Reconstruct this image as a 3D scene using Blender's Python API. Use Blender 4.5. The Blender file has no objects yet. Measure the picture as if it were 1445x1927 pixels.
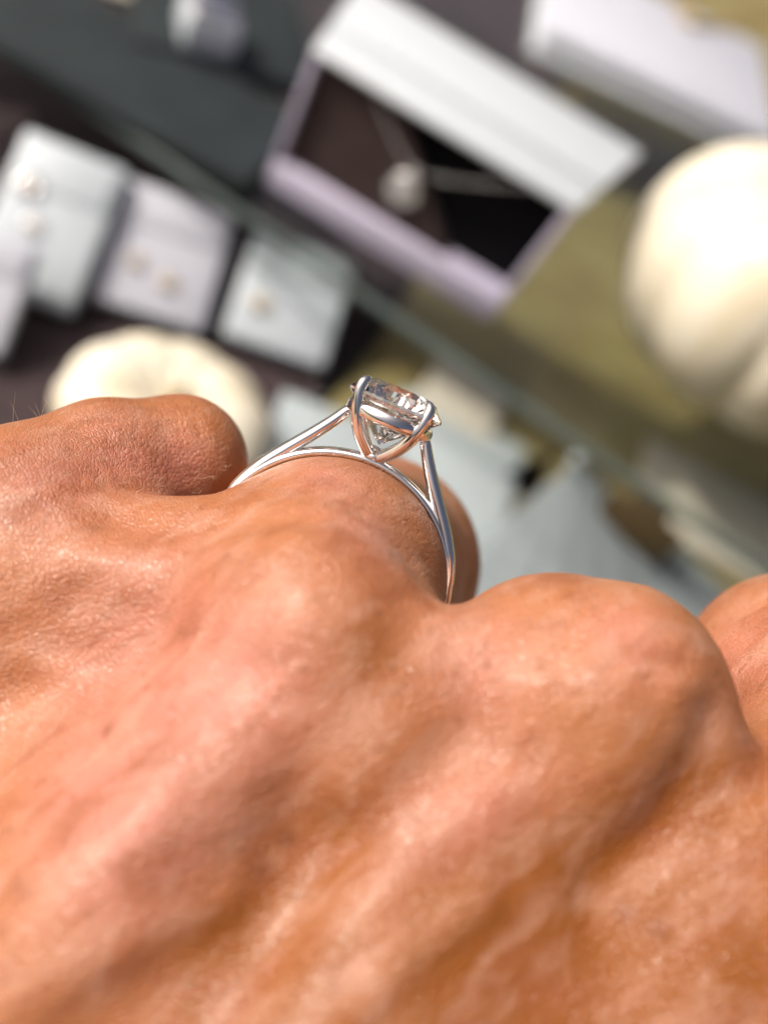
import bpy, bmesh, math, random
import numpy as np
from mathutils import Vector, Matrix
random.seed(7); rng = np.random.default_rng(7)
R_ = math.radians
sc = bpy.context.scene
sc.unit_settings.system = 'METRIC'
sc.unit_settings.scale_length = 0.01          # one unit is one centimetre
COL = sc.collection

# ------------------------------------------------------------------ camera, light, exposure
FX = 2200.0; CX, CY = 722.5, 963.5
PITCH, ROLL = R_(44.0), R_(31.0)
fwd = Vector((0, math.cos(PITCH), -math.sin(PITCH)))
right0 = Vector((1, 0, 0)); up0 = Vector((0, math.sin(PITCH), math.cos(PITCH)))
CR = math.cos(ROLL)*right0 + math.sin(ROLL)*up0
CU = -math.sin(ROLL)*right0 + math.cos(ROLL)*up0
CAM = Vector((0, 0, 17.0))
cam = bpy.data.cameras.new('camera'); camo = bpy.data.objects.new('camera', cam); COL.objects.link(camo)
camo.matrix_world = Matrix(((CR.x, CU.x, -fwd.x, CAM.x), (CR.y, CU.y, -fwd.y, CAM.y), (CR.z, CU.z, -fwd.z, CAM.z), (0, 0, 0, 1)))
cam.sensor_fit = 'HORIZONTAL'; cam.sensor_width = 36; cam.lens = FX/1445*36
cam.clip_start = 0.05; cam.clip_end = 2000
cam.dof.use_dof = True; cam.dof.focus_distance = 7.94
APERTURE = 0.265
cam.dof.aperture_fstop = cam.lens*1e-3/APERTURE
sc.camera = camo

SUN_CAM = Vector((-0.37, 0.66, -0.65)).normalized()        # towards the sun: image right, image up, depth
sun_dir = (SUN_CAM.x*CR + SUN_CAM.y*CU + SUN_CAM.z*fwd).normalized()
sl = bpy.data.lights.new('sun', 'SUN'); so = bpy.data.objects.new('sun', sl); COL.objects.link(so)
sl.energy = 3.6; sl.angle = R_(0.5); sl.color = (1.0, 0.91, 0.78)
so.rotation_euler = sun_dir.to_track_quat('Z', 'Y').to_euler(); so.location = (0, 0, 60)
w = bpy.data.worlds.new('World'); sc.world = w; w.use_nodes = True
nt = w.node_tree; bg = nt.nodes['Background']; sk = nt.nodes.new('ShaderNodeTexSky')
sk.sky_type = 'NISHITA'; sk.sun_disc = False
sk.sun_elevation = math.asin(sun_dir.z); sk.sun_rotation = math.atan2(sun_dir.x, sun_dir.y)
sk.air_density = .25; sk.dust_density = 10.0; sk.ozone_density = .3
nt.links.new(sk.outputs[0], bg.inputs[0]); bg.inputs[1].default_value = 0.15
sc.view_settings.view_transform = 'Standard'; sc.view_settings.look = 'None'
sc.view_settings.exposure = 0.0; sc.view_settings.gamma = 1.0
sc.render.engine = 'CYCLES'
sc.cycles.use_denoising = True
sc.cycles.max_bounces = 16; sc.cycles.transmission_bounces = 14; sc.cycles.glossy_bounces = 8
sc.cycles.transparent_max_bounces = 12; sc.cycles.caustics_reflective = False; sc.cycles.caustics_refractive = False
sc.cycles.sample_clamp_indirect = 14

# ------------------------------------------------------------------ helpers
def ray(px, py):
    return ((px-CX)/FX)*CR + (-(py-CY)/FX)*CU + fwd
def on_plane(px, py, z):                       # where the sight line meets the level z
    d = ray(px, py); t = (z-CAM.z)/d.z
    return CAM + d*t
def at_depth(px, py, d): return CAM + ray(px, py)*d
def HC(px, py, z): return np.array([(px-CX)/FX*z, -(py-CY)/FX*z, z])     # hand design frame
def tow(p): return CAM + CR*float(p[0]) + CU*float(p[1]) + fwd*float(p[2])

def link(o, parent=None):
    COL.objects.link(o)
    if parent: o.parent = parent
    return o
def thing(name, label, cat, loc=(0, 0, 0), rz=0, group=None):
    o = bpy.data.objects.new(name, None); o.empty_display_size = 0.3
    o.location = loc; o.rotation_euler = (0, 0, rz)
    return tag(link(o), label, cat, group)
def tag(o, label, cat, group=None):
    o['label'] = label; o['category'] = cat
    if group: o['group'] = group
    return o
def obj(name, bm, m, parent=None, smooth=True, loc=None):
    me = bpy.data.meshes.new(name); bm.normal_update(); bm.to_mesh(me); bm.free()
    me.materials.append(m)
    if smooth:
        me.polygons.foreach_set('use_smooth', [True]*len(me.polygons))
    o = bpy.data.objects.new(name, me)
    if loc is not None: o.location = loc
    return link(o, parent)
def box(bm, c, s, bev=0.0, seg=2, rot=None):
    r = bmesh.ops.create_cube(bm, size=1.0); vs = r['verts']
    for v in vs: v.co = Vector((v.co.x*s[0], v.co.y*s[1], v.co.z*s[2]))
    if bev:
        es = list({e for v in vs for e in v.link_edges})
        rr = bmesh.ops.bevel(bm, geom=es, offset=bev, segments=seg, affect='EDGES', profile=0.5)
        vs = list({v for f in rr['faces'] for v in f.verts} | {v for v in vs if v.is_valid})
    M = Matrix.Translation(c)
    if rot is not None: M = M @ rot.to_4x4()
    for v in vs: v.co = M @ v.co
    return vs
def sweep(bm, pts, ra, rb, seg=12, binorm=Vector((0, 1, 0)), closed=False, capped=True):
    """oval tube along pts: ra is the half size across (in the plane), rb along binorm; both may be lists"""
    n = len(pts); rings = []
    P = [Vector(p) for p in pts]
    for i in range(n):
        a = P[(i-1) % n] if (closed or i > 0) else P[i]
        b = P[(i+1) % n] if (closed or i < n-1) else P[i]
        t = (b-a).normalized(); bn = (binorm - t*binorm.dot(t)).normalized(); nn = bn.cross(t).normalized()
        A = ra[i] if hasattr(ra, '__len__') else ra; B = rb[i] if hasattr(rb, '__len__') else rb
        rings.append([bm.verts.new(P[i] + nn*A*math.cos(2*math.pi*k/seg) + bn*B*math.sin(2*math.pi*k/seg)) for k in range(seg)])
    for i in range(n if closed else n-1):
        r0, r1 = rings[i], rings[(i+1) % n]
        for k in range(seg):
            bm.faces.new((r0[k], r0[(k+1) % seg], r1[(k+1) % seg], r1[k]))
    if not closed and capped:
        bm.faces.new(rings[0][::-1]); bm.faces.new(rings[-1])
    bmesh.ops.recalc_face_normals(bm, faces=bm.faces[:])
    return bm
def spline(ctrl, n):
    """Catmull-Rom through control points"""
    C = [Vector(c) for c in ctrl]; C = [2*C[0]-C[1]] + C + [2*C[-1]-C[-2]]; out = []
    m = len(C)-3
    for i in range(n):
        u = i/(n-1)*m; k = min(int(u), m-1); t = u-k
        p0, p1, p2, p3 = C[k:k+4]
        out.append(0.5*((2*p1) + (p2-p0)*t + (2*p0-5*p1+4*p2-p3)*t*t + (3*p1-p0-3*p2+p3)*t**3))
    return out

# ------------------------------------------------------------------ materials
class N:
    def __init__(s, name):
        s.m = bpy.data.materials.new(name); s.m.use_nodes = True; s.t = s.m.node_tree
        s.b = s.t.nodes['Principled BSDF']; s.out = s.t.nodes['Material Output']
        s.tc = s.t.nodes.new('ShaderNodeTexCoord').outputs['Object']
    def n(s, kind, **kw):
        nd = s.t.nodes.new('ShaderNode'+kind)
        for k, v in kw.items():
            if hasattr(nd, k) and not k.startswith('i_'): setattr(nd, k, v)
        return nd
    def l(s, a, b): s.t.links.new(a, b)
    def vec(s, scale=(1, 1, 1), rot=(0, 0, 0), src=None):
        mp = s.n('Mapping'); s.l(src or s.tc, mp.inputs['Vector'])
        mp.inputs['Scale'].default_value = scale; mp.inputs['Rotation'].default_value = rot
        return mp.outputs[0]
    def noise(s, scale, detail=4, rough=.55, vec=None, dist=0):
        nd = s.n('TexNoise'); s.l(vec or s.tc, nd.inputs['Vector'])
        nd.inputs['Scale'].default_value = scale; nd.inputs['Detail'].default_value = detail
        nd.inputs['Roughness'].default_value = rough; nd.inputs['Distortion'].default_value = dist
        return nd.outputs['Fac']
    def ramp(s, fac, stops):
        nd = s.n('ValToRGB'); s.l(fac, nd.inputs[0]); e = nd.color_ramp.elements
        while len(e) < len(stops): e.new(0.5)
        for el, (p, c) in zip(e, stops):
            el.position = p; el.color = (*c, 1) if hasattr(c, '__len__') else (c, c, c, 1)
        return nd.outputs[0]
    def mix(s, fac, a, b, mode='MIX'):
        nd = s.n('MixRGB', blend_type=mode)
        for i, v in ((0, fac), (1, a), (2, b)):
            if isinstance(v, (int, float)): nd.inputs[i].default_value = v if i == 0 else (v, v, v, 1)
            elif isinstance(v, tuple): nd.inputs[i].default_value = (*v, 1)
            else: s.l(v, nd.inputs[i])
        return nd.outputs[0]
    def math(s, op, a, b=0.0):
        nd = s.n('Math', operation=op)
        for i, v in ((0, a), (1, b)):
            if isinstance(v, (int, float)): nd.inputs[i].default_value = v
            else: s.l(v, nd.inputs[i])
        return nd.outputs[0]
    def bump(s, h, strength, dist, prev=None):
        nd = s.n('Bump'); nd.inputs['Strength'].default_value = strength; nd.inputs['Distance'].default_value = dist
        s.l(h, nd.inputs['Height'])
        if prev is not None: s.l(prev, nd.inputs['Normal'])
        return nd.outputs[0]
    def set(s, **kw):
        for k, v in kw.items():
            i = s.b.inputs[k.replace('_', ' ')]
            if isinstance(v, (int, float)): i.default_value = v
            elif isinstance(v, tuple): i.default_value = (*v, 1) if len(v) == 3 and i.type == 'RGBA' else v
            else: s.l(v, i)
        return s

def plain(name, c, rough=.6, var=.15, scale=3.0, bump=.0, bscale=40, sheen=0, metallic=0, coat=0):
    s = N(name)
    f = s.noise(scale, 5)
    col = s.mix(f, tuple(x*(1-var) for x in c), tuple(min(1, x*(1+var)) for x in c))
    s.set(Base_Color=col, Roughness=rough, Metallic=metallic)
    if 'velvet' in name: s.set(Specular_IOR_Level=.08)
    if sheen: s.set(Sheen_Weight=sheen, Sheen_Roughness=.5)
    if coat: s.set(Coat_Weight=coat)
    if bump: s.set(Normal=s.bump(s.noise(bscale, 3), bump, .02))
    return s.m

M = {}
M['white_card'] = plain('white_card', (.45, .495, .535), .55, .05, 2, .15)
M['pad_blue'] = plain('pale_leatherette', (.43, .485, .53), .45, .10, 1.2, .25)
M['pad_lilac'] = plain('lilac_leatherette', (.455, .475, .545), .45, .10, 1.2, .25)
M['cream_velvet'] = plain('cream_velvet', (.58, .555, .47), .8, .08, 1.5, .3, 25, sheen=.3)
M['plum_velvet'] = plain('plum_velvet', (.095, .070, .076), .9, .3, 1.5, .3, 30, sheen=.15)
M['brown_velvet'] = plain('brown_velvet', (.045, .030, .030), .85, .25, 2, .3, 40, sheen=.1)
M['shade_and_card_velvet'] = plain('shade_and_card_velvet', (.004, .004, .005), .95, .2, 2)  # shade on the box lining, put into the colour; also the black card
M['slate_velvet'] = plain('slate_velvet', (.027, .034, .037), .9, .35, .8, .3, 30)  # slate colour standing in for a dark glass reflection
M['linen'] = plain('pale_linen', (.33, .385, .41), .8, .10, 2, .4, 50)
M['beige_linen'] = plain('beige_linen', (.42, .40, .34), .8, .12, 2, .4, 50)
M['silver'] = plain('silver', (.85, .85, .86), .18, .04, 5, metallic=1)
M['gold'] = plain('old_gold', (.50, .36, .14), .28, .1, 5, metallic=1)
M['brass'] = plain('dull_brass', (.055, .036, .012), .6, .3, 2)
M['lavender'] = plain('lavender_board', (.44, .415, .54), .5, .06, 2, .1)

s = N('olive_board')
v = s.vec((.25, 1.2, 1))
f = s.noise(.9, 5, .6, v, .4)
s.set(Base_Color=s.ramp(f, [(.25, (.095, .055, .018)), (.42, (.17, .135, .052)), (.60, (.235, .205, .090)), (.85, (.34, .31, .18))]), Roughness=.55,
      Normal=s.bump(s.noise(8, 4, .6, v), .2, .03))
M['olive'] = s.m

s = N('clear_glass')
tr = s.n('BsdfTransparent'); tr.inputs[0].default_value = (.95, .965, .955, 1)
gl = s.n('BsdfGlossy'); gl.inputs['Roughness'].default_value = .02
fr = s.n('LayerWeight'); fr.inputs[0].default_value = .5
mx = s.n('MixShader'); s.l(s.math('ADD', .025, s.math('MULTIPLY', s.math('POWER', fr.outputs['Facing'], 4.0), .7)), mx.inputs[0]); s.l(tr.outputs[0], mx.inputs[1]); s.l(gl.outputs[0], mx.inputs[2])
s.l(mx.outputs[0], s.out.inputs[0]); M['glass'] = s.m
s = N('glass_edge')
s.set(Base_Color=s.ramp(s.noise(.6, 3), [(.3, (.060, .085, .080)), (.7, (.11, .14, .135))]), Roughness=.15, Specular_IOR_Level=.6); M['glass_edge'] = s.m

s = N('white_gold')
f = s.noise(14, 4); s.set(Base_Color=(.93, .92, .91), Metallic=1.0, Roughness=s.ramp(f, [(.3, .07), (.75, .14)]))
s.set(Normal=s.bump(s.noise(9, 2), .08, .01)); M['white_gold'] = s.m
s = N('diamond')
gl = s.n('BsdfGlass'); gl.inputs['IOR'].default_value = 2.417; gl.inputs['Roughness'].default_value = 0.0
gl.inputs['Color'].default_value = (1, .995, .985, 1)
s.l(gl.outputs[0], s.out.inputs[0]); M['diamond'] = s.m

def skin_material():
    s = N('tanned_skin')
    at = s.n('Attribute', attribute_name='skin_tone'); sep = s.n('SeparateColor'); s.l(at.outputs['Color'], sep.inputs[0])
    pink, tan, red = sep.outputs[0], sep.outputs[1], sep.outputs[2]
    st = s.vec((.75, 2.0, 1.3), src=s.vec(rot=(0, 0, R_(51))))
    base = s.mix(s.ramp(s.noise(.8, 3, .5), [(.30, 0.), (.70, 1.)]), (.315, .110, .034), (.385, .155, .070))
    base = s.mix(pink, base, (.42, .160, .112))
    base = s.mix(tan, base, (.235, .072, .011))
    fine = s.noise(2.3, 4, .52, st, .6)
    base = s.mix(s.ramp(fine, [(.34, .65), (.52, 0.)]), base, (.255, .080, .030))
    base = s.mix(s.ramp(s.noise(2.4, 5, .55, s.vec((.8, 1.9, 1.4), src=s.vec(rot=(.2, .3, R_(66)))), .5), [(.46, 0.), (.72, .50)]), base, (.49, .275, .195))  # pale streaks, glossy highlights painted into the colour
    base = s.mix(s.ramp(s.noise(9, 3, .5), [(.62, 0.), (.72, .45)]), base, (.22, .075, .030))       # faint freckles
    base = s.mix(red, base, (.18, .055, .020))
    s.set(Base_Color=base, Roughness=s.ramp(s.noise(12, 4), [(.3, .33), (.7, .50)]), Specular_IOR_Level=.46, Coat_Weight=.09, Coat_Roughness=.30,
          Subsurface_Weight=.22, Subsurface_Radius=(1.0, .38, .2), Subsurface_Scale=.07)
    # relief: broad creases, criss-cross cells, pores
    vo = s.n('TexVoronoi', feature='DISTANCE_TO_EDGE'); vo.inputs['Scale'].default_value = 12
    wv = s.n('VectorMath', operation='ADD'); 
    nz = s.n('TexNoise'); nz.inputs['Scale'].default_value = 5; nz.inputs['Detail'].default_value = 3; s.l(s.tc, nz.inputs['Vector'])
    vs = s.n('VectorMath', operation='SCALE'); s.l(nz.outputs['Color'], vs.inputs[0]); vs.inputs['Scale'].default_value = .09
    s.l(s.vec((.8, 1.9, 1.3), src=s.vec(rot=(0, 0, R_(38)))), wv.inputs[0]); s.l(vs.outputs[0], wv.inputs[1]); s.l(wv.outputs[0], vo.inputs['Vector'])
    cells = s.ramp(vo.outputs['Distance'], [(0, 0.), (.16, 1.)])
    b1 = s.bump(s.noise(3.0, 5, .6, st, .4), .16, .03)
    b2 = s.bump(cells, .27, .009, b1)
    vo2 = s.n('TexVoronoi', feature='DISTANCE_TO_EDGE'); vo2.inputs['Scale'].default_value = 25
    wv2 = s.n('VectorMath', operation='ADD'); s.l(s.vec((.9, 1.6, 1.2), src=s.vec(rot=(0, 0, R_(-42)))), wv2.inputs[0]); s.l(vs.outputs[0], wv2.inputs[1]); s.l(wv2.outputs[0], vo2.inputs['Vector'])
    b2 = s.bump(s.ramp(vo2.outputs['Distance'], [(0, 0.), (.2, 1.)]), .50, .007, b2)
    b3 = s.bump(s.noise(19, 4, .6), .34, .008, b2)
    s.set(Normal=b3)
    return s.m
M['skin'] = skin_material()
M['pearl'] = plain('cloudy_stone', (.42, .40, .36), .35, .15)
s = N('white_stone'); s.set(Base_Color=(.75, .76, .77), Roughness=.08, Transmission_Weight=.5, IOR=1.9); M['stone'] = s.m
M['hair'] = plain('fair_hair', (.62, .44, .26), .4, .2)

# ------------------------------------------------------------------ the hand: one continuous surface grown from a distance field
K5 = HC(40, 985, 7.95); K4 = HC(560, 1235, 7.25); K3 = HC(1120, 1335, 7.35); K2 = HC(1640, 1640, 7.2)
W5 = np.array([-5.0, -4.9, 5.9]); W4 = np.array([-4.2, -5.6, 5.5]); W3 = np.array([-3.4, -6.2, 5.4]); W2 = np.array([-2.5, -6.9, 5.6])
lat = (K2-K5); lat /= np.linalg.norm(lat)
axh = ((W3+W4)-(K3+K4)); axh /= np.linalg.norm(axh)
nrm = np.cross(lat, axh); nrm /= np.linalg.norm(nrm)
if nrm[2] > 0: nrm = -nrm
axh = np.cross(nrm, lat)
def cap(P, a, b, ra, rb):
    a = np.asarray(a, np.float32); b = np.asarray(b, np.float32); ba = b-a
    h = np.clip(((P-a)@ba)/float(ba@ba), 0, 1)
    return np.linalg.norm(P-a-h[:, None]*ba, axis=1) - (ra+(rb-ra)*h)
def ell(P, c, r):
    q = (P-np.asarray(c, np.float32))/np.asarray(r, np.float32)
    k = np.linalg.norm(q, axis=1); return (k-1)*min(r)
def smin(a, b, k):
    h = np.clip(.5+.5*(b-a)/k, 0, 1); return b+(a-b)*h-k*h*(1-h)
def chain(P, pts, rs, k=.15):
    d = None
    for i in range(len(pts)-1):
        c = cap(P, pts[i], pts[i+1], rs[i], rs[i+1]); d = c if d is None else smin(d, c, k)
    return d
dn = -nrm    # towards the palm
RINGC = HC(609, 1083, 8.15)
TILT = R_(23.0); LEAN = R_(5.0)
ER = np.array([math.sin(TILT)*math.cos(LEAN), math.cos(TILT)*math.cos(LEAN), -math.sin(LEAN)])
ET = np.array([math.cos(TILT), -math.sin(TILT), 0.0])
EA = np.cross(ER, ET); EA /= np.linalg.norm(EA)
def base_field(P):
    P = P.astype(np.float32)
    h = cap(P, K4 + axh*.15 + dn*.12, W4 + dn*.7, .66, 1.15)
    for a, b, ra, rb in ((K3+dn*.0, W3+dn*.7, .70, 1.15), (K5+axh*.1+dn*.1, W5+dn*.7, .60, 1.0), (K2+dn*.05, W2+dn*.7, .74, 1.1)):
        h = smin(h, cap(P, a, b, ra, rb), .42)
    # webs between the metacarpals fill the back of the hand
    for a, b, t in ((K4, K3, .55), (K3, K2, .77), (K5, K4, .55)):
        m = (a+b)/2 + axh*.5 + dn*(.26 if t == .77 else .42)
        h = smin(h, cap(P, m, (W3+W4)/2 + dn*.8, t, 1.15), .45)
    h = smin(h, cap(P, HC(230, 1075, 7.95), HC(440, 1070, 7.85), .42, .42), .32)
    h = smin(h, cap(P, HC(120, 1110, 7.8), HC(400, 1130, 7.7), .5, .5), .4)
    # palm
    pc = (K5+K4+K3+K2)/4 + axh*1.6 + dn*1.7
    h = smin(h, cap(P, pc - lat*1.9, pc + lat*1.9, .95, 1.05), .5)
    h = smin(h, cap(P, pc + axh*4.0 - lat*1.0, pc + axh*4.0 + lat*1.2, 1.3, 1.3), .6)
    # wrist and forearm
    wr = (W3+W4)/2 + dn*1.1
    for sgn in (-.9, .9):
        h = smin(h, cap(P, wr + lat*sgn, wr + axh*5.5 + lat*sgn*1.1 + dn*.2, 1.45, 1.75), .6)
    # knuckle bumps
    h = smin(h, cap(P, K3 - lat*.30, K3 + lat*.02, .72, .80), .22)
    h = smin(h, cap(P, K4 + dn*.10, K4 + lat*.30 + dn*.10, .62, .60), .4)
    tot = None
    down = np.array([-.05, -1.0, .25]); 
    fingers = (
        ([HC(585, 1150, 7.4), RINGC+np.array([.01, -.018, 0]), HC(662, 1066, 9.3), HC(694, 1062, 10.1), HC(700, 1085, 10.4)+down*1.9, HC(690, 1085, 10.0)+down*2.9+np.array([0, 0, -.9])],
         [.71, .825, .85, .925, .74, .58], .30),
        ([HC(1080, 1370, 7.5), HC(1155, 1345, 8.6), HC(1172, 1342, 9.9), HC(1165, 1400, 10.2)+down*1.9, HC(1110, 1460, 10.0)+down*2.8+np.array([0, 0, -1.0])],
         [.72, .80, .84, .74, .58], .25),
        ([HC(1600, 1620, 7.3), HC(1495, 1292, 8.9), HC(1480, 1280, 9.8), HC(1470, 1360, 10.2)+down*1.8, HC(1450, 1400, 9.8)+down*2.6+np.array([0, 0, -.9])],
         [.80, .84, .82, .70, .58], .35),
        ([HC(20, 970, 8.1), HC(200, 893, 8.55), HC(338, 868, 8.85), HC(345, 900, 9.5)+down*1.3, HC(330, 930, 9.3)+down*2.1+np.array([0.1, 0, -.7])],
         [.60, .53, .475, .46, .42], .38),
        # thumb, folded under the index side
        ([W2+dn*1.4+lat*.6, pc+axh*1.6+lat*3.0+dn*.5, pc+lat*3.2+dn*1.4-axh*.6, pc+lat*2.4+dn*2.2-axh*2.2, pc+lat*1.6+dn*2.4-axh*3.0],
         [1.0, .95, .82, .78, .62], .3),
    )
    for pts, rs, k in fingers:
        f = smin(h, chain(P, pts, rs), k)
        tot = f if tot is None else smin(tot, f, .05)
    return tot
def hit(px, py, z0=4.5):
    d = np.array([(px-CX)/FX, -(py-CY)/FX, 1.0]); n = np.linalg.norm(d); z = z0
    for _ in range(40):
        v = float(base_field((d*z)[None])[0]); z += .8*v/n
        if abs(v) < 1e-3: break
    return d*z
# ridges (+) and hollows (-): pixel path on the back of the hand, height, width in cm
RIDGES = [
    ([(1120, 1300), (960, 1420), (830, 1530), (700, 1680), (600, 1840), (520, 1990)], .065, .26),   # tendon of the middle finger
    ([(640, 1170), (560, 1330), (380, 1480), (180, 1640), (0, 1800)], .06, .30),                     # tendon of the ring finger
    ([(1080, 1385), (930, 1425), (800, 1470), (690, 1545), (600, 1640), (500, 1790)], -.045, .22),    # hollow beside it
    ([(420, 1690), (300, 1745), (190, 1800), (90, 1855), (-40, 1930)], .040, .15),                  # vein
    ([(900, 1700), (760, 1800), (640, 1930)], .05, .13),
    ([(1340, 1345), (1300, 1440), (1230, 1560), (1130, 1680)], -.045, .15),
    ([(860, 1235), (810, 1310), (740, 1400), (690, 1460)], .21, .32),
    ([(420, 975), (540, 965), (660, 985), (760, 1040), (810, 1120)], -.03, .10),                           # between middle and index
    ([(1400, 1450), (1380, 1600), (1330, 1780), (1280, 1950)], .05, .30),
    ([(210, 975), (330, 992), (450, 985), (560, 965)], -.06, .15),
    ([(760, 1330), (900, 1310), (1010, 1290)], .03, .10),
    ([(150, 1130), (320, 1200), (470, 1260)], -.03, .16),
    ([(60, 1240), (230, 1330), (330, 1430)], .03, .14),
    ([(1000, 1560), (1100, 1650), (1150, 1800)], -.035, .2),
]
RID = [([hit(*p) for p in path], a, wd) for path, a, wd in RIDGES]
WRINK = []
wr_ = np.random.default_rng(3)
for _ in range(46):                       # short creases across the ring finger, close to the band
    px, py = wr_.uniform(480, 800), wr_.uniform(885, 985); py += max(0, px-640)*.55
    a = wr_.uniform(-.35, .25) + (.5 if px > 680 else 0); ln = wr_.uniform(12, 34)
    WRINK.append((hit(px-ln*math.cos(a), py-ln*math.sin(a)), hit(px+ln*math.cos(a), py+ln*math.sin(a)), wr_.uniform(.004, .010)))
for _ in range(40):                       # and on the little finger
    px, py = wr_.uniform(120, 380), wr_.uniform(785, 920); a = wr_.uniform(.9, 1.7) if wr_.random() < .5 else wr_.uniform(-.2, .5); ln = wr_.uniform(12, 32)
    WRINK.append((hit(px-ln*math.cos(a), py-ln*math.sin(a)), hit(px+ln*math.cos(a), py+ln*math.sin(a)), wr_.uniform(.003, .008)))
BUMPS = [(hit(1312, 1285), .02, .12), (hit(1268, 1300), .035, .10), (hit(680, 1235), .02, .25), (hit(560, 1010), .02, .15)]
def field(P):
    d = base_field(P); P = P.astype(np.float32)
    for pts, a, wd in RID:
        dd = None
        for i in range(len(pts)-1):
            c = cap(P, pts[i], pts[i+1], 0, 0); dd = c if dd is None else np.minimum(dd, c)
        d = d - a*np.exp(-(dd/wd)**2)
    for c, a, wd in BUMPS:
        d = d - a*np.exp(-(np.linalg.norm(P-c.astype(np.float32), axis=1)/wd)**2)
    for p0, p1, a in WRINK:
        near = np.linalg.norm(P-((p0+p1)/2).astype(np.float32), axis=1) < .35
        if near.any(): d[near] += a*np.exp(-(cap(P[near], p0, p1, 0, 0)/.028)**2)
    q = P - RINGC.astype(np.float32); a = q@EA.astype(np.float32); rho = np.linalg.norm(q - a[:, None]*EA.astype(np.float32), axis=1)
    d = d + .030*np.exp(-((rho-.84)**2+a*a)/.075**2)         # the band presses into the finger
    return d

def surface_nets(lo, hi, h):
    lo = np.array(lo, float); n = np.ceil((np.array(hi)-lo)/h).astype(int)+1
    q = 6; nc = n//q+2
    gc = [lo[i]+np.arange(nc[i])*h*q for i in range(3)]
    C = np.stack(np.meshgrid(*gc, indexing='ij'), -1).reshape(-1, 3)
    dc = base_field(C).reshape(nc)
    # nearest coarse value for each fine point; keep only the band round the surface
    idx = [np.minimum((np.arange(n[i])+q//2)//q, nc[i]-1) for i in range(3)]
    D = dc[np.ix_(*idx)].astype(np.float32)
    band = np.abs(D) < h*q*1.0+.16
    ii = np.argwhere(band)
    vals = np.empty(len(ii), np.float32)
    for s0 in range(0, len(ii), 400000):
        vals[s0:s0+400000] = field(lo + ii[s0:s0+400000]*h)
    D[band] = vals
    sg = D < 0
    cs = np.zeros(n-1, np.int8)
    for dx in (0, 1):
        for dy in (0, 1):
            for dz in (0, 1):
                cs += sg[dx:n[0]-1+dx, dy:n[1]-1+dy, dz:n[2]-1+dz]
    act = (cs > 0) & (cs < 8); A = np.argwhere(act)
    vid = -np.ones(n-1, np.int32); vid[act] = np.arange(len(A))
    acc = np.zeros((len(A), 3)); cnt = np.zeros(len(A))
    cor = [np.array((x, y, z)) for x in (0, 1) for y in (0, 1) for z in (0, 1)]
    for a in range(8):
        for b in range(a+1, 8):
            if np.abs(cor[a]-cor[b]).sum() != 1: continue
            pa, pb = A+cor[a], A+cor[b]; da = D[tuple(pa.T)]; db = D[tuple(pb.T)]
            m = (da < 0) != (db < 0); t = np.where(m, da/np.where(m, da-db, 1), 0)
            acc += np.where(m[:, None], pa+t[:, None]*(pb-pa), 0); cnt += m
    V = lo + acc/cnt[:, None]*h
    quads = []
    for ax in range(3):
        u, v = (ax+1) % 3, (ax+2) % 3
        sl0 = [slice(None)]*3; sl1 = [slice(None)]*3; sl0[ax] = slice(0, -1); sl1[ax] = slice(1, None)
        s0, s1 = sg[tuple(sl0)], sg[tuple(sl1)]
        E = np.argwhere(s0 != s1); E = E[(E[:, u] > 0) & (E[:, v] > 0) & (E[:, u] < n[u]-1) & (E[:, v] < n[v]-1)]
        fl = s0[tuple(E.T)]; eu = np.eye(3, dtype=int)[u]; ev = np.eye(3, dtype=int)[v]
        q4 = np.stack([vid[tuple((E-eu-ev).T)], vid[tuple((E-ev).T)], vid[tuple(E.T)], vid[tuple((E-eu).T)]], 1)
        q4[~fl] = q4[~fl][:, ::-1]; quads.append(q4)
    Q = np.concatenate(quads); Q = Q[(Q >= 0).all(1)]
    e = .004
    for _ in range(2):
        d0 = field(V); g = np.stack([(field(V+np.eye(3)[i]*e)-d0)/e for i in range(3)], 1)
        V = V - g*(d0/np.maximum((g**2).sum(1), .2))[:, None]*.9
    return V, Q
V, Q = surface_nets((-6.5, -12.5, 3.6), (5.6, 1.3, 13.6), .040)
# drop everything cut by the far end of the forearm; it closes there as a rounded stump out of view
HB = np.stack([lat, axh, nrm], 1)                      # the hand's own frame
HO = K4.copy()
L = (V-HO)@HB
me = bpy.data.meshes.new('hand')
me.vertices.add(len(L)); me.vertices.foreach_set('co', L.astype(np.float32).ravel())
me.loops.add(Q.size); me.loops.foreach_set('vertex_index', Q.astype(np.int32).ravel())
me.polygons.add(len(Q)); me.polygons.foreach_set('loop_start', np.arange(0, Q.size, 4, dtype=np.int32))
me.polygons.foreach_set('loop_total', np.full(len(Q), 4, np.int32))
me.update(calc_edges=True); me.validate()
me.polygons.foreach_set('use_smooth', np.ones(len(me.polygons), bool))
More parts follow.
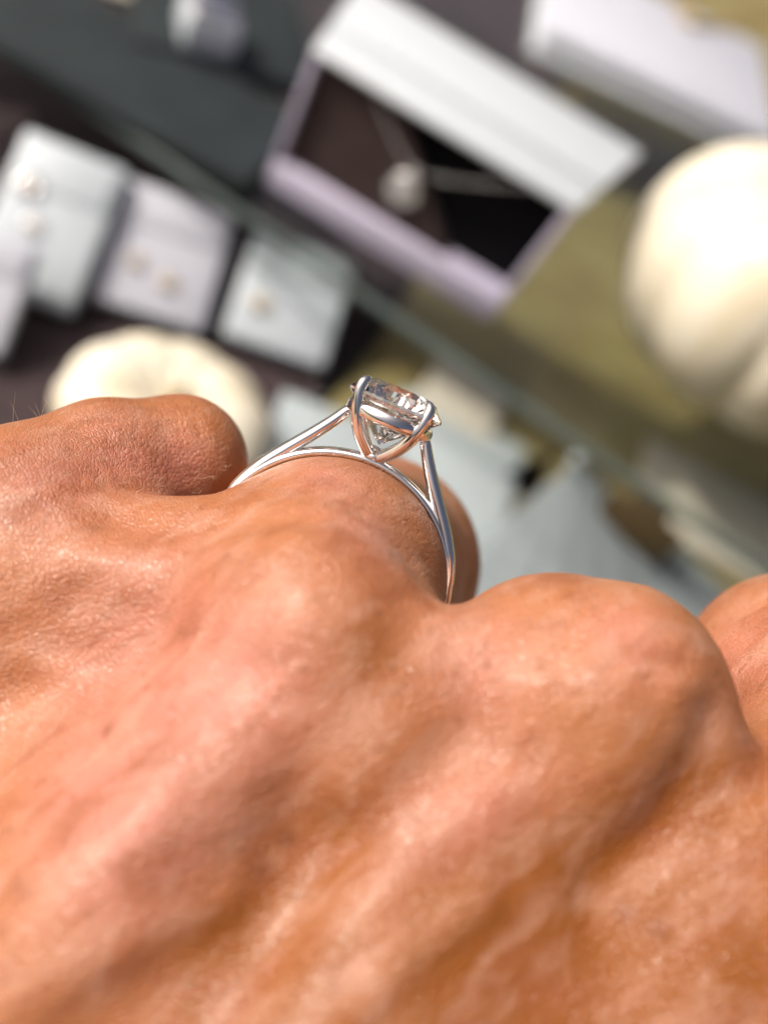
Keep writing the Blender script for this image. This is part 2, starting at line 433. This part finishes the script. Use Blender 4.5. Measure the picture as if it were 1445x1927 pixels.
# skin tones: pink patches, tanned patches with some along the hollows, freckles
def blob(px, py, r): c = hit(px, py); return np.exp(-(np.linalg.norm(V-c, axis=1)/r)**2)
pink = np.zeros(len(V)); tan = np.zeros(len(V)); red = np.zeros(len(V))
for p in ((300, 1200, .7), (180, 1450, .6), (480, 1300, .5), (900, 1260, .35), (940, 1560, .4), (760, 1620, .4), (250, 1600, .5), (620, 900, .3), (1410, 1240, .5), (1180, 1200, .3), (700, 1000, .3), (230, 850, .40), (60, 900, .4), (350, 880, .25)):
    pink += .72*blob(*p)  # index patch paints its shade tone; little finger patches lighten it
for p in ((1150, 1700, .6), (1000, 1850, .5), (680, 1560, .35), (560, 1720, .35), (440, 1860, .4), (1280, 1480, .35), (680, 1230, .22), (1350, 1850, .4), (1230, 1600, .35), (860, 1760, .35), (560, 1830, .35), (1180, 1800, .5), (900, 1900, .4), (1000, 1690, .3), (480, 1900, .35)):
    tan += .95*blob(*p)
for p in ((510, 998, .035), (1175, 1720, .06), (1240, 1750, .06), (205, 1375, .05), (540, 1580, .06), (490, 1640, .08), (190, 893, .018), (262, 865, .012), (340, 1195, .05)):
    red += .8*blob(*p)
ca = me.color_attributes.new('skin_tone', 'FLOAT_COLOR', 'POINT')
cc = np.ones((len(V), 4), np.float32); cc[:, 0] = np.clip(pink, 0, 1); cc[:, 1] = np.clip(tan, 0, 1); cc[:, 2] = np.clip(red, 0, 1)
ca.data.foreach_set('color', cc.ravel())
me.materials.append(M['skin'])
hand = link(bpy.data.objects.new('hand', me))
B3 = Matrix((CR, CU, fwd)).transposed() @ Matrix([list(map(float, r)) for r in HB])
hm = B3.to_4x4(); hm.translation = tow(HO); hand.matrix_world = hm
tag(hand, 'tanned left hand held with bent fingers, back of hand and knuckles towards the viewer', 'hand')

# fine hairs
def hairs():
    bm = bmesh.new()
    spots = []
    for _ in range(9): spots.append((random.uniform(-10, 70), random.uniform(772, 812), 1.0, 'up'))
    for _ in range(40): spots.append((random.uniform(60, 330), random.uniform(754, 800), .75, 'up'))
    for _ in range(70): spots.append((random.uniform(60, 430), random.uniform(780, 930), .45, 'lie'))
    for _ in range(16): spots.append((random.uniform(480, 800), random.uniform(880, 960), .5, 'lie'))
    for _ in range(60): spots.append((random.uniform(300, 900), random.uniform(1450, 1920), .9, 'lie'))
    for px, py, ln, kind in spots:
        c = hit(px, py)
        if c[2] > 11: continue
        g = np.array([float(field((c+np.eye(3)[i]*.01)[None])[0]-field((c-np.eye(3)[i]*.01)[None])[0]) for i in range(3)]); g /= np.linalg.norm(g)+1e-9
        t = lat*random.uniform(.2, 1.0) - axh*random.uniform(.2, .9) if kind == 'lie' else np.array([random.uniform(-.8, .5), .6, 0.])
        t = t/np.linalg.norm(t); lift = .45 if kind == 'lie' else .8
        l = .13*ln*random.uniform(.6, 1.3); pts = []
        for i in range(5):
            u = i/4; p = c + g*(l*lift*(u-.35*u*u)-.004) + t*l*(u*(.5+.5*u)); pts.append(Vector((p-HO)@HB))
        r = .0011 if py < 1200 else .0016 if kind == 'lie' else .0010
        sweep(bm, pts, [r, r*.9, r*.75, r*.5, r*.2], [r, r*.9, r*.75, r*.5, r*.2], 3, Vector((.1, .2, 1)))
    o = obj('hair', bm, M['hair'], hand); o['kind'] = 'stuff'
hairs()

# ------------------------------------------------------------------ the ring
er, et, ea = ER, ET, EA
er_w, et_w, ea_w = (CR*float(v[0])+CU*float(v[1])+fwd*float(v[2]) for v in (er, et, ea))
ea_w = er_w.cross(et_w)                                # right handed: x=et, y=er x et, z=er
ring = thing('engagement_ring', 'polished white gold solitaire ring with a round diamond, worn on the ring finger', 'ring')
rm = Matrix(((et_w.x, ea_w.x, er_w.x, 0), (et_w.y, ea_w.y, er_w.y, 0), (et_w.z, ea_w.z, er_w.z, 0), (0, 0, 0, 1)))
rm.translation = tow(RINGC); ring.matrix_world = rm
RB = .862
bm = bmesh.new(); nseg = 160
pts = [(RB*math.sin(2*math.pi*i/nseg), 0, RB*math.cos(2*math.pi*i/nseg)) for i in range(nseg)]
sweep(bm, pts, .040, .078, 20, closed=True); obj('band', bm, M['white_gold'], ring)
for sgn in (-1, 1):
    bm = bmesh.new()
    ctrl = [(sgn*.835, 0, .20), (sgn*.795, 0, .357), (sgn*.700, 0, .537), (sgn*.575, 0, .715), (sgn*.452, 0, .880), (sgn*.355, 0, 1.02), (sgn*.285, 0, 1.135)]
    n = 36; P = spline(ctrl, n)
    ra = [.034+.018*math.sin(math.pi*min(1, i/(n*.8))) if i < n*.4 else .052-.022*(i/n-.4) for i in range(n)]
    sweep(bm, P, [max(.03, a) for a in ra], [.080-.020*i/n for i in range(n)], 16); obj('shoulder', bm, M['white_gold'], ring)
GZ = 1.285; GR = .340; PD = .300; CH = .120
# gallery rail
bm = bmesh.new()
pts = [(.288*math.cos(2*math.pi*i/72), .288*math.sin(2*math.pi*i/72), 1.175) for i in range(72)]
sweep(bm, pts, .030, .050, 12, Vector((0, 0, 1)), closed=True); obj('gallery_rail', bm, M['white_gold'], ring)
bm = bmesh.new()
pts = [(0, 0, .885+.03*i) for i in range(4)]
sweep(bm, pts, [.10, .085, .07, .04], [.10, .085, .07, .04], 16); obj('collet_base', bm, M['white_gold'], ring)
for a in (48, 137, 228, 317):
    bm = bmesh.new(); ca_, sa_ = math.cos(R_(a)), -math.sin(R_(a))     # local y points away from the viewer
    prof = [(.030, .890), (.110, .945), (.200, 1.015), (.268, 1.095), (.317, 1.185), (.345, 1.275), (.343, 1.345), (.300, 1.392)]
    P = spline([(r*ca_, r*sa_, z) for r, z in prof], 30)
    n = 30
    rr = [.048-.010*min(1, i/18) for i in range(n)]
    rr[-1] = .010; rr[-2] = .022; rr[-3] = .029; rr[-4] = .033; rr[-5] = .036
    sweep(bm, P, rr, rr, 14, Vector((-sa_, ca_, 0))); obj('prong', bm, M['white_gold'], ring)
# round brilliant
bm = bmesh.new(); vs = []
tr_ = GR*.57; ct = CH
for k in range(8): vs.append((tr_*math.cos(R_(45*k+22.5)), tr_*math.sin(R_(45*k+22.5)), ct))
for k in range(8):
    a = R_(45*k); r = GR*.815; vs.append((r*math.cos(a), r*math.sin(a), ct*.66))
for k in range(32):
    a = R_(11.25*k); 
    vs.append((GR*math.cos(a), GR*math.sin(a), .010)); vs.append((GR*math.cos(a), GR*math.sin(a), -.010))
for k in range(8):
    a = R_(45*k+22.5); r = GR*.22; vs.append((r*math.cos(a), r*math.sin(a), -.010-(PD-.010)*.765))
vs.append((0, 0, -PD))
ca, sa = math.cos(R_(9)), math.sin(R_(9))
bv = [bm.verts.new((x*ca-y*sa, x*sa+y*ca, z+GZ)) for x, y, z in vs]
bmesh.ops.convex_hull(bm, input=bv)
bmesh.ops.dissolve_limit(bm, angle_limit=R_(.6), verts=bm.verts[:], edges=bm.edges[:])
bmesh.ops.recalc_face_normals(bm, faces=bm.faces[:])
d = obj('diamond', bm, M['diamond'], ring, smooth=False)

# ------------------------------------------------------------------ the display behind
GL = 3.0                                                # top of the glass shelf
def structure(o): o['kind'] = 'structure'; return o
bm = bmesh.new(); box(bm, (0, 150, -.5), (700, 500, 1.0)); structure(obj('display_board', bm, M['olive'], smooth=False))

# plum cloth on the left of the board
bm = bmesh.new()
nx, ny = 60, 40; x1 = on_plane(700, 640, 0).x
grid = [[bm.verts.new((-40+(x1+40)*i/nx + .15*math.sin(j*.9), -12+60*j/ny, .03+.05*(1+math.sin(i*.8+j*.3)*math.sin(j*.6)))) for j in range(ny+1)] for i in range(nx+1)]
for i in range(nx):
    for j in range(ny): bm.faces.new((grid[i][j], grid[i+1][j], grid[i+1][j+1], grid[i][j+1]))
r = bmesh.ops.solidify(bm, geom=bm.faces[:], thickness=.03)
tag(obj('velvet_cloth', bm, M['plum_velvet']), 'dark plum velvet cloth spread under the pale jewellery pads', 'cloth')

# glass shelf
gp = on_plane(0, 90, GL); gq = on_plane(1445, 1080, GL)
gd = (gq-gp); gl_rz = math.atan2(gd.y, gd.x); gmid = on_plane(650, 525, GL)
GT = .22
shelf = thing('glass_shelf', 'glass shelf with a dark green polished front edge crossing the display', 'shelf', (gmid.x, gmid.y, GL-GT), gl_rz)
bm = bmesh.new(); box(bm, (0, 10.06, GT/2), (80, 20, GT)); obj('pane', bm, M['glass'], shelf, smooth=False)
bm = bmesh.new(); box(bm, (0, .0, GT/2), (80, .10, GT), .03); obj('polished_edge', bm, M['glass_edge'], shelf)
for x in (-2.0, 26.0, -26.0):
    bm = bmesh.new(); box(bm, (x, .9, -1.335), (.7, .7, 2.65), .05); obj('support', bm, M['glass'], shelf)

def frame_from(pa, pb, z):
    """foot of an object whose front bottom edge runs between two points on level z"""
    a, b = on_plane(*pa, z), on_plane(*pb, z); d = b-a
    return (a+b)/2, math.atan2(d.y, d.x), d.length

# box with the pendant
c, rz, wd = frame_from((497, 345), (920, 607), GL)
bx = thing('presentation_box', 'white open jewellery box with dark lining, holding the round pendant', 'box', c, rz)
H_, D_ = 3.3, 3.1; th = .14; lip = .66
bm = bmesh.new(); box(bm, (0, D_/2, lip/2), (wd, D_, lip), .06); obj('bottom_wall', bm, M['lavender'], bx)
bm = bmesh.new(); box(bm, (0, D_*.18, H_-th/2-.03), (wd, D_*.36, th), .05); box(bm, (0, D_*.69, H_-th/2), (wd, D_*.62, th), .05)
for v in bm.verts: u = v.co.y/D_; v.co.x *= 1.01+.15*u; v.co.z += .28*u
obj('lid', bm, M['white_card'], bx)
for sx in (-1, 1):
    bm = bmesh.new(); box(bm, (sx*(wd-th)/2, D_/2, (H_-th+lip)/2), (th, D_-.01, H_-th-lip-.006), .03); obj('side_wall', bm, M['lavender'], bx)
zc = lip; ih = H_-th-lip; iw = wd-2*th-.02
bm = bmesh.new(); box(bm, (0, D_-.12, zc+ih/2), (iw, .20, ih-.01)); obj('back_panel', bm, M['white_card'], bx, smooth=False)
def prism(pts, y0, y1):
    bm = bmesh.new(); f = bm.faces.new([bm.verts.new((x, y0, z)) for x, z in pts])
    e = bmesh.ops.extrude_face_region(bm, geom=[f])
    for v in e['geom']:
        if isinstance(v, bmesh.types.BMVert): v.co.y = y1
    bmesh.ops.recalc_face_normals(bm, faces=bm.faces[:]); return bm
bm = prism(((-iw/2, zc+.01), (iw*.24, zc+.01), (-iw*.20, zc+ih-.01), (-iw/2, zc+ih-.01)), .22, .5); obj('lit_lining', bm, M['brown_velvet'], bx, smooth=False)  # lit part of the lining; its slanting side draws the shade's edge
bm = bmesh.new(); box(bm, (0, .75, zc+ih/2), (iw, .3, ih-.015)); obj('shaded_lining', bm, M['shade_and_card_velvet'], bx, smooth=False)  # same lining where it lies in shade, made black by colour
for o in bx.children:                                  # the box widens a little towards the top
    for v in o.data.vertices: v.co.x = (v.co.x+wd/2)*(1+.062*v.co.z/H_)-wd/2
bmat = Matrix.Translation(c) @ Matrix.Rotation(rz, 4, 'Z')
def on_box(px, py, yl):                                # point of the box's front, in the box's own frame
    inv = bmat.inverted(); o = inv @ CAM; d = (inv.to_3x3() @ ray(px, py)); t = (yl-o.y)/d.y
    return o + d*t
# necklace: a chain hung in a V and a round cluster pendant
pc_ = on_box(758, 358, .10); pb_ = on_box(776, 326, .14)
nk = thing('pendant_necklace', 'fine silver chain with a round sparkling pendant, hung inside the dark lined box', 'necklace', bmat @ pc_, rz)
bm = bmesh.new()
def links(bm, a, b, sag, n):
    for i in range(n):
        u = i/(n-1); p = a.lerp(b, u) + Vector((0, 0, -sag*4*u*(1-u)))
        d = (b-a).normalized(); bn = Vector((0, 1, 0)) if i % 2 else Vector((0, 1, 0)).cross(d)
        side = bn.cross(d).normalized(); r = .027
        pts = [p + d*r*1.25*math.cos(2*math.pi*k/10) + side*r*math.sin(2*math.pi*k/10) for k in range(10)]
        sweep(bm, [q-pc_ for q in pts], .009, .009, 5, bn, closed=True)
links(bm, on_box(706, 180, .13), pb_, .02, 22); links(bm, pb_, on_box(990, 352, .13), .04, 28)
obj('chain', bm, M['silver'], nk)['kind'] = 'stuff'
bm = bmesh.new(); q = pb_-pc_
sweep(bm, [q+Vector((.10*math.cos(a), 0, .10*math.sin(a))) for a in [2*math.pi*k/20 for k in range(20)]], .03, .04, 8, closed=True); obj('bail', bm, M['silver'], nk)
def gem(bm, c, r, dep, flat=Vector((0, -1, 0))):
    """small round brilliant facing along flat"""
    up = flat.normalized(); a = up.orthogonal().normalized(); b = up.cross(a); vs = []
    for k in range(8): vs.append(c + a*r*.57*math.cos(k*.7854+.39) + b*r*.57*math.sin(k*.7854+.39) + up*dep*.33)
    for k in range(16): vs.append(c + a*r*math.cos(k*.3927) + b*r*math.sin(k*.3927))
    vs.append(c-up*dep*.8); bmesh.ops.convex_hull(bm, input=[bm.verts.new(v) for v in vs])
bm = bmesh.new(); sweep(bm, [Vector((.25*math.cos(a), .03, .25*math.sin(a))) for a in [2*math.pi*k/40 for k in range(40)]], .11, .05, 10, closed=True); obj('setting', bm, M['silver'], nk)
bm = bmesh.new(); gem(bm, Vector((0, -.03, 0)), .17, .12); obj('centre_stone', bm, M['stone'], nk, smooth=False)
for k in range(12):
    bm = bmesh.new(); a = k*math.pi/6; gem(bm, Vector((.26*math.cos(a), -.035, .26*math.sin(a))), .058, .05); obj('halo_stone', bm, M['stone'], nk, smooth=False)

# pale pads with earrings and rings on them
def pad(pa, pb, h, tilt, mt, label, th=.55, z=.12, group='pale display pads'):
    c, rz, wd = frame_from(pa, pb, z)
    t = thing('display_pad', label, 'display pad', c, rz, group)
    rot = Matrix.Rotation(tilt, 3, 'X')
    bm = bmesh.new(); box(bm, rot @ Vector((0, h/2, -th/2)) + Vector((0, 0, th*math.cos(tilt))), (wd, h, th), .12, 3, rot); obj('cushion', bm, M[mt], t)
    bm = bmesh.new(); box(bm, rot @ Vector((0, h*.80, .015)) + Vector((0, 0, th*math.cos(tilt))), (wd*.86, h*.27, .07), .03, 2, rot); obj('raised_band', bm, M[mt], t)
    # wedge foot behind
    hb = h*math.cos(tilt)
    if tilt > .2:
        bm = bmesh.new(); box(bm, (0, hb*.80+th*.6, (h*math.sin(tilt)*.80)/2-.06), (wd*.6, .18, h*math.sin(tilt)*.80)); obj('prop', bm, M[mt], t, smooth=False)
    return c, rz, rot, th, tilt
def on_pad(P, px, py):
    c, rz, rot, th, tilt = P
    nrm_ = Matrix.Rotation(rz, 3, 'Z') @ (rot @ Vector((0, 0, 1))); p0 = c + Vector((0, 0, th*math.cos(tilt)))
    d = ray(px, py); t = (p0-CAM).dot(nrm_)/d.dot(nrm_)
    return CAM + d*t, nrm_
padA = pad((-70, 545), (128, 622), 3.3, R_(38), 'pad_blue', 'pale blue grey jewellery pad at the left, the largest of the tilted pads')
padB = pad((162, 588), (372, 655), 2.75, R_(38), 'pad_lilac', 'pale lilac jewellery pad with a pair of studs, between two other pads')
padC = pad((408, 655), (598, 722), 2.55, R_(38), 'pad_blue', 'pale grey jewellery pad with one stud, right below the glass shelf edge beside the box')
padD = pad((-190, 640), (-5, 705), 2.3, R_(38), 'pad_lilac', 'pale pad cut by the left edge of the picture, above the hand')
def stud(P, px, py, r, metal, label, group):
    p, n = on_pad(P, px, py)
    t = thing('stud_earring', label, 'earring', p, 0, group)
    bm = bmesh.new(); a = n.orthogonal().normalized(); b = n.cross(a)
    sweep(bm, [n*.06 + a*r*math.cos(k*math.pi/8) + b*r*math.sin(k*math.pi/8) for k in range(16)], r*.28, .05, 8, n, closed=True); obj('setting', bm, M[metal], t)
    bm = bmesh.new(); gem(bm, n*.10, r*.85, r*.7, n); obj('stone', bm, M['pearl'], t, smooth=False)
stud(padB, 255, 492, .12, 'gold', 'small stud earring on the lilac pad, the left one of the pair', 'stud earrings on the pads')
stud(padB, 315, 532, .13, 'gold', 'small stud earring on the lilac pad, the right one of the pair', 'stud earrings on the pads')
stud(padC, 490, 572, .15, 'gold', 'round stud earring alone on the grey pad beneath the shelf edge', 'stud earrings on the pads')
stud(padA, 62, 425, .15, 'silver', 'large stud earring on the blue grey pad at the left', 'stud earrings on the pads')
stud(padA, 55, 350, .20, 'silver', 'bright silver stud earring high on the blue grey pad at the left', 'stud earrings on the pads')

# white pumpkins
s_ = N('pumpkin_skin'); v = s_.vec((1, 1, .35))
s_.set(Base_Color=s_.ramp(s_.noise(1.3, 5, .6, v, .5), [(.3, (.55, .48, .33)), (.5, (.64, .60, .485)), (.75, (.68, .66, .57))]), Roughness=.42, Subsurface_Weight=.1, Subsurface_Radius=(.3, .25, .15),
       Normal=s_.bump(s_.noise(5, 4, .6, v), .25, .05)); M['pumpkin'] = s_.m
M['stem'] = plain('dry_stem', (.30, .24, .13), .8, .3, 6, .5)
def pumpkin(label, c, rx, rz_, n, dent, rot, rib=.10):
    bm = bmesh.new(); nu, nv = n*14, 44; rows = []
    for j in range(1, nv):
        ph = math.pi*j/nv - math.pi/2; row = []
        for i in range(nu):
            a = 2*math.pi*i/nu; g = abs(math.sin(n*a/2+.25*math.sin(2*a)))**.55
            lo = 1-rib + rib*g + .02*math.sin(2*a+1)
            cr = math.copysign(abs(math.cos(ph))**.80, math.cos(ph)); sz = math.sin(ph)
            z = rz_*sz*(.93+.07*g); k = math.exp(-(cr/.40)**2)
            z -= dent*rz_*k*(1 if ph > 0 else -.6)
            row.append(bm.verts.new((rx*cr*lo*math.cos(a), rx*cr*lo*math.sin(a), z)))
        rows.append(row)
    for j in range(len(rows)-1):
        for i in range(nu): bm.faces.new((rows[j][i], rows[j][(i+1) % nu], rows[j+1][(i+1) % nu], rows[j+1][i]))
    bm.faces.new(rows[0][::-1]); bm.faces.new(rows[-1])
    bmesh.ops.recalc_face_normals(bm, faces=bm.faces[:])
    t = thing('white_pumpkin', label, 'pumpkin', c); t.rotation_euler = rot
    obj('body', bm, M['pumpkin'], t)
    bm = bmesh.new(); z0 = rz_*(1-dent)*.97; h = rz_*.42
    P = spline([(0, 0, z0-.05), (.02*rx, 0, z0+h*.4), (.09*rx, .03*rx, z0+h)], 10)
    sweep(bm, P, [rx*(.085-.035*i/9) for i in range(10)], [rx*(.075-.03*i/9) for i in range(10)], 10); obj('stem', bm, M['stem'], t)
p = at_depth(1452, 580, 26.0); p.z = max(p.z, GL+2.4)
pumpkin('large white ribbed pumpkin standing on the glass shelf at the right edge', p, 3.65, 2.85, 9, .30, (R_(-6), R_(4), .5), .08)
p = on_plane(312, 790, 1.0)
pumpkin('small white ribbed pumpkin just behind the little finger, below the pale pads', p, 2.08, 1.0, 10, .42, (0, 0, .2), .055)

# shallow white box at the upper right, with a gold bracelet
c, rz, wd = frame_from((1003, 102), (1440, 310), GL)
tb = thing('bracelet_box', 'shallow white box at the upper right with a gold bracelet on its pad', 'box', c, rz)
d_ = 7.0; hh = .55
bm = bmesh.new(); box(bm, (0, d_/2, .13), (wd+.35, d_+.35, .26), .06); obj('base', bm, M['white_card'], tb)
bm = bmesh.new(); box(bm, (0, d_/2, .26+hh/2), (wd, d_, hh), .10, 3); obj('body', bm, M['pad_lilac'], tb)
bm = bmesh.new(); box(bm, (0, d_/2, .27+hh), (wd-.6, d_-.6, .10), .04); obj('pad', bm, M['pad_lilac'], tb)
tz = GL+.27+hh+.05
br = [on_plane(*q, tz+.12) for q in ((1285, -40), (1278, 10), (1300, 38), (1345, 48), (1400, 42), (1460, 30), (1520, 0))]
bt = thing('gold_bracelet', 'dull gold chain bracelet curled on the white box at the upper right', 'bracelet', br[2])
bm = bmesh.new(); P = spline([q-br[2] for q in br], 46)
for i in range(len(P)-1):
    d = (P[i+1]-P[i]).normalized(); bn = Vector((0, 0, 1)) if i % 2 else Vector((0, 0, 1)).cross(d); side = bn.cross(d).normalized(); m_ = (P[i]+P[i+1])/2
    sweep(bm, [m_ + d*.13*math.cos(k*math.pi/5) + side*.085*math.sin(k*math.pi/5) for k in range(10)], .030, .030, 5, bn, closed=True)
obj('chain', bm, M['gold'], bt)['kind'] = 'stuff'
bm = bmesh.new(); bmesh.ops.create_uvsphere(bm, u_segments=16, v_segments=10, radius=.24)
for v in bm.verts: v.co.z *= .6
obj('clasp', bm, M['gold'], bt)

# dark slabs on the glass shelf's left, added for a reflection in the glass
def slab(name, label, cat, pa, pb, dep, hgt, mt, z, group=None, bev=.06):
    c, rz, wd = frame_from(pa, pb, z)
    bm = bmesh.new(); box(bm, (0, dep/2, hgt/2), (wd, dep, hgt), bev, 2)
    o = obj(name, bm, M[mt]); o.location = c; o.rotation_euler.z = rz
    return tag(o, label, cat, group), c, rz, wd
slab('reflection_slab', 'dark slate slab standing in for a glass reflection, left of the box', 'tray', (-260, -35), (455, 372), 3.6, .35, 'slate_velvet', GL)
slab('reflection_slab', 'dark slate slab standing in for a glass reflection, farthest back at the upper left', 'tray', (250, 110), (590, 200), 4.4, .5, 'slate_velvet', GL)
slab('linen_strip', 'beige linen strip along the top left edge behind the dark slabs', 'strip', (-330, -150), (380, 45), 1.8, .2, 'beige_linen', GL)
c, rz, wd = frame_from((338, 92), (440, 118), GL+.52)
rb = thing('ring_box', 'small pale silvery box on the dark slab at the top', 'box', c, rz)
bm = bmesh.new(); box(bm, (0, .7, .40), (wd, 1.4, .8), .12, 3); obj('body', bm, M['pad_blue'], rb)
bm = bmesh.new(); box(bm, (0, .7, .88), (wd*.9, 1.25, .14), .06, 2); obj('lid', bm, M['silver'], rb)

# lower right: linen panel, pleated fan, brass clip
slab('linen_pad', 'flat pale blue grey linen pad behind the diamond, under the shelf edge', 'linen pad', (640, 1010), (900, 1140), 5.0, .25, 'linen', .06)
slab('linen_pad', 'beige linen pad lying under the glass shelf, above the diamond', 'linen pad', (770, 770), (910, 850), 2.2, .3, 'beige_linen', .05)
slab('linen_pad', 'grey beige linen pad under the glass beside the large cushion', 'linen pad', (1180, 980), (1500, 1150), 3.0, .3, 'beige_linen', .05)
slab('linen_pad', 'small grey linen pad between the little finger and the ring', 'linen pad', (478, 900), (700, 985), 2.3, .5, 'linen', .06)
apex = on_plane(1085, 868, 2.1)
fan = thing('pleated_fan', 'pale pleated paper fan standing below the shelf edge, right of the ring', 'fan', (apex.x, apex.y, .05))
b0 = on_plane(830, 1075, .06); b1 = on_plane(1480, 1200, .06)
bm = bmesh.new(); n = 14; rad0 = (b0-apex); rad1 = (b1-apex); rad0.z = rad1.z = 0
a0 = math.atan2(rad0.y, rad0.x); a1 = math.atan2(rad1.y, rad1.x)
if a1 < a0: a1 += 2*math.pi
tv = Vector((0, 0, 2.05)); top = []; bot = []
for i in range(n+1):
    u = i/n; a = a0+(a1-a0)*u; r = (rad0.length*(1-u)+rad1.length*u)*(1.0 if i % 2 else .965)
    bot.append(bm.verts.new((r*math.cos(a), r*math.sin(a), .03))); top.append(bm.verts.new((.12*math.cos(a), .12*math.sin(a), 2.05)))
for i in range(n): bm.faces.new((bot[i], bot[i+1], top[i+1], top[i]))
bmesh.ops.solidify(bm, geom=bm.faces[:], thickness=.03); bmesh.ops.recalc_face_normals(bm, faces=bm.faces[:])
obj('pleats', bm, M['linen'], fan, smooth=False)
bm = bmesh.new(); bmesh.ops.create_uvsphere(bm, u_segments=16, v_segments=8, radius=.16)
for v in bm.verts: v.co.z += 2.06
obj('tip', bm, M['linen'], fan)
pcl = on_plane(1198, 992, 1.9)
cl = thing('shelf_clip', 'dark brass clip hanging under the front edge of the glass shelf', 'clip', pcl, gl_rz)
bm = bmesh.new(); box(bm, (0, 0, 0), (1.75, .16, .95), .03); obj('plate', bm, M['brass'], cl)
bm = bmesh.new(); box(bm, (0, .25, .42), (.9, .40, .10), .02); obj('hook', bm, M['brass'], cl)
tri = on_plane(985, 905, .35)
bm = prism(((-.55, 0), (.45, 0), (.25, 1.5)), -.06, .06); o = obj('price_tent', bm, M['shade_and_card_velvet'], smooth=False)
o.location = (tri.x, tri.y, .06); o.rotation_euler = (0, 0, gl_rz+.2); tag(o, 'small black pointed card standing between the linen pad and the pleated fan', 'card')
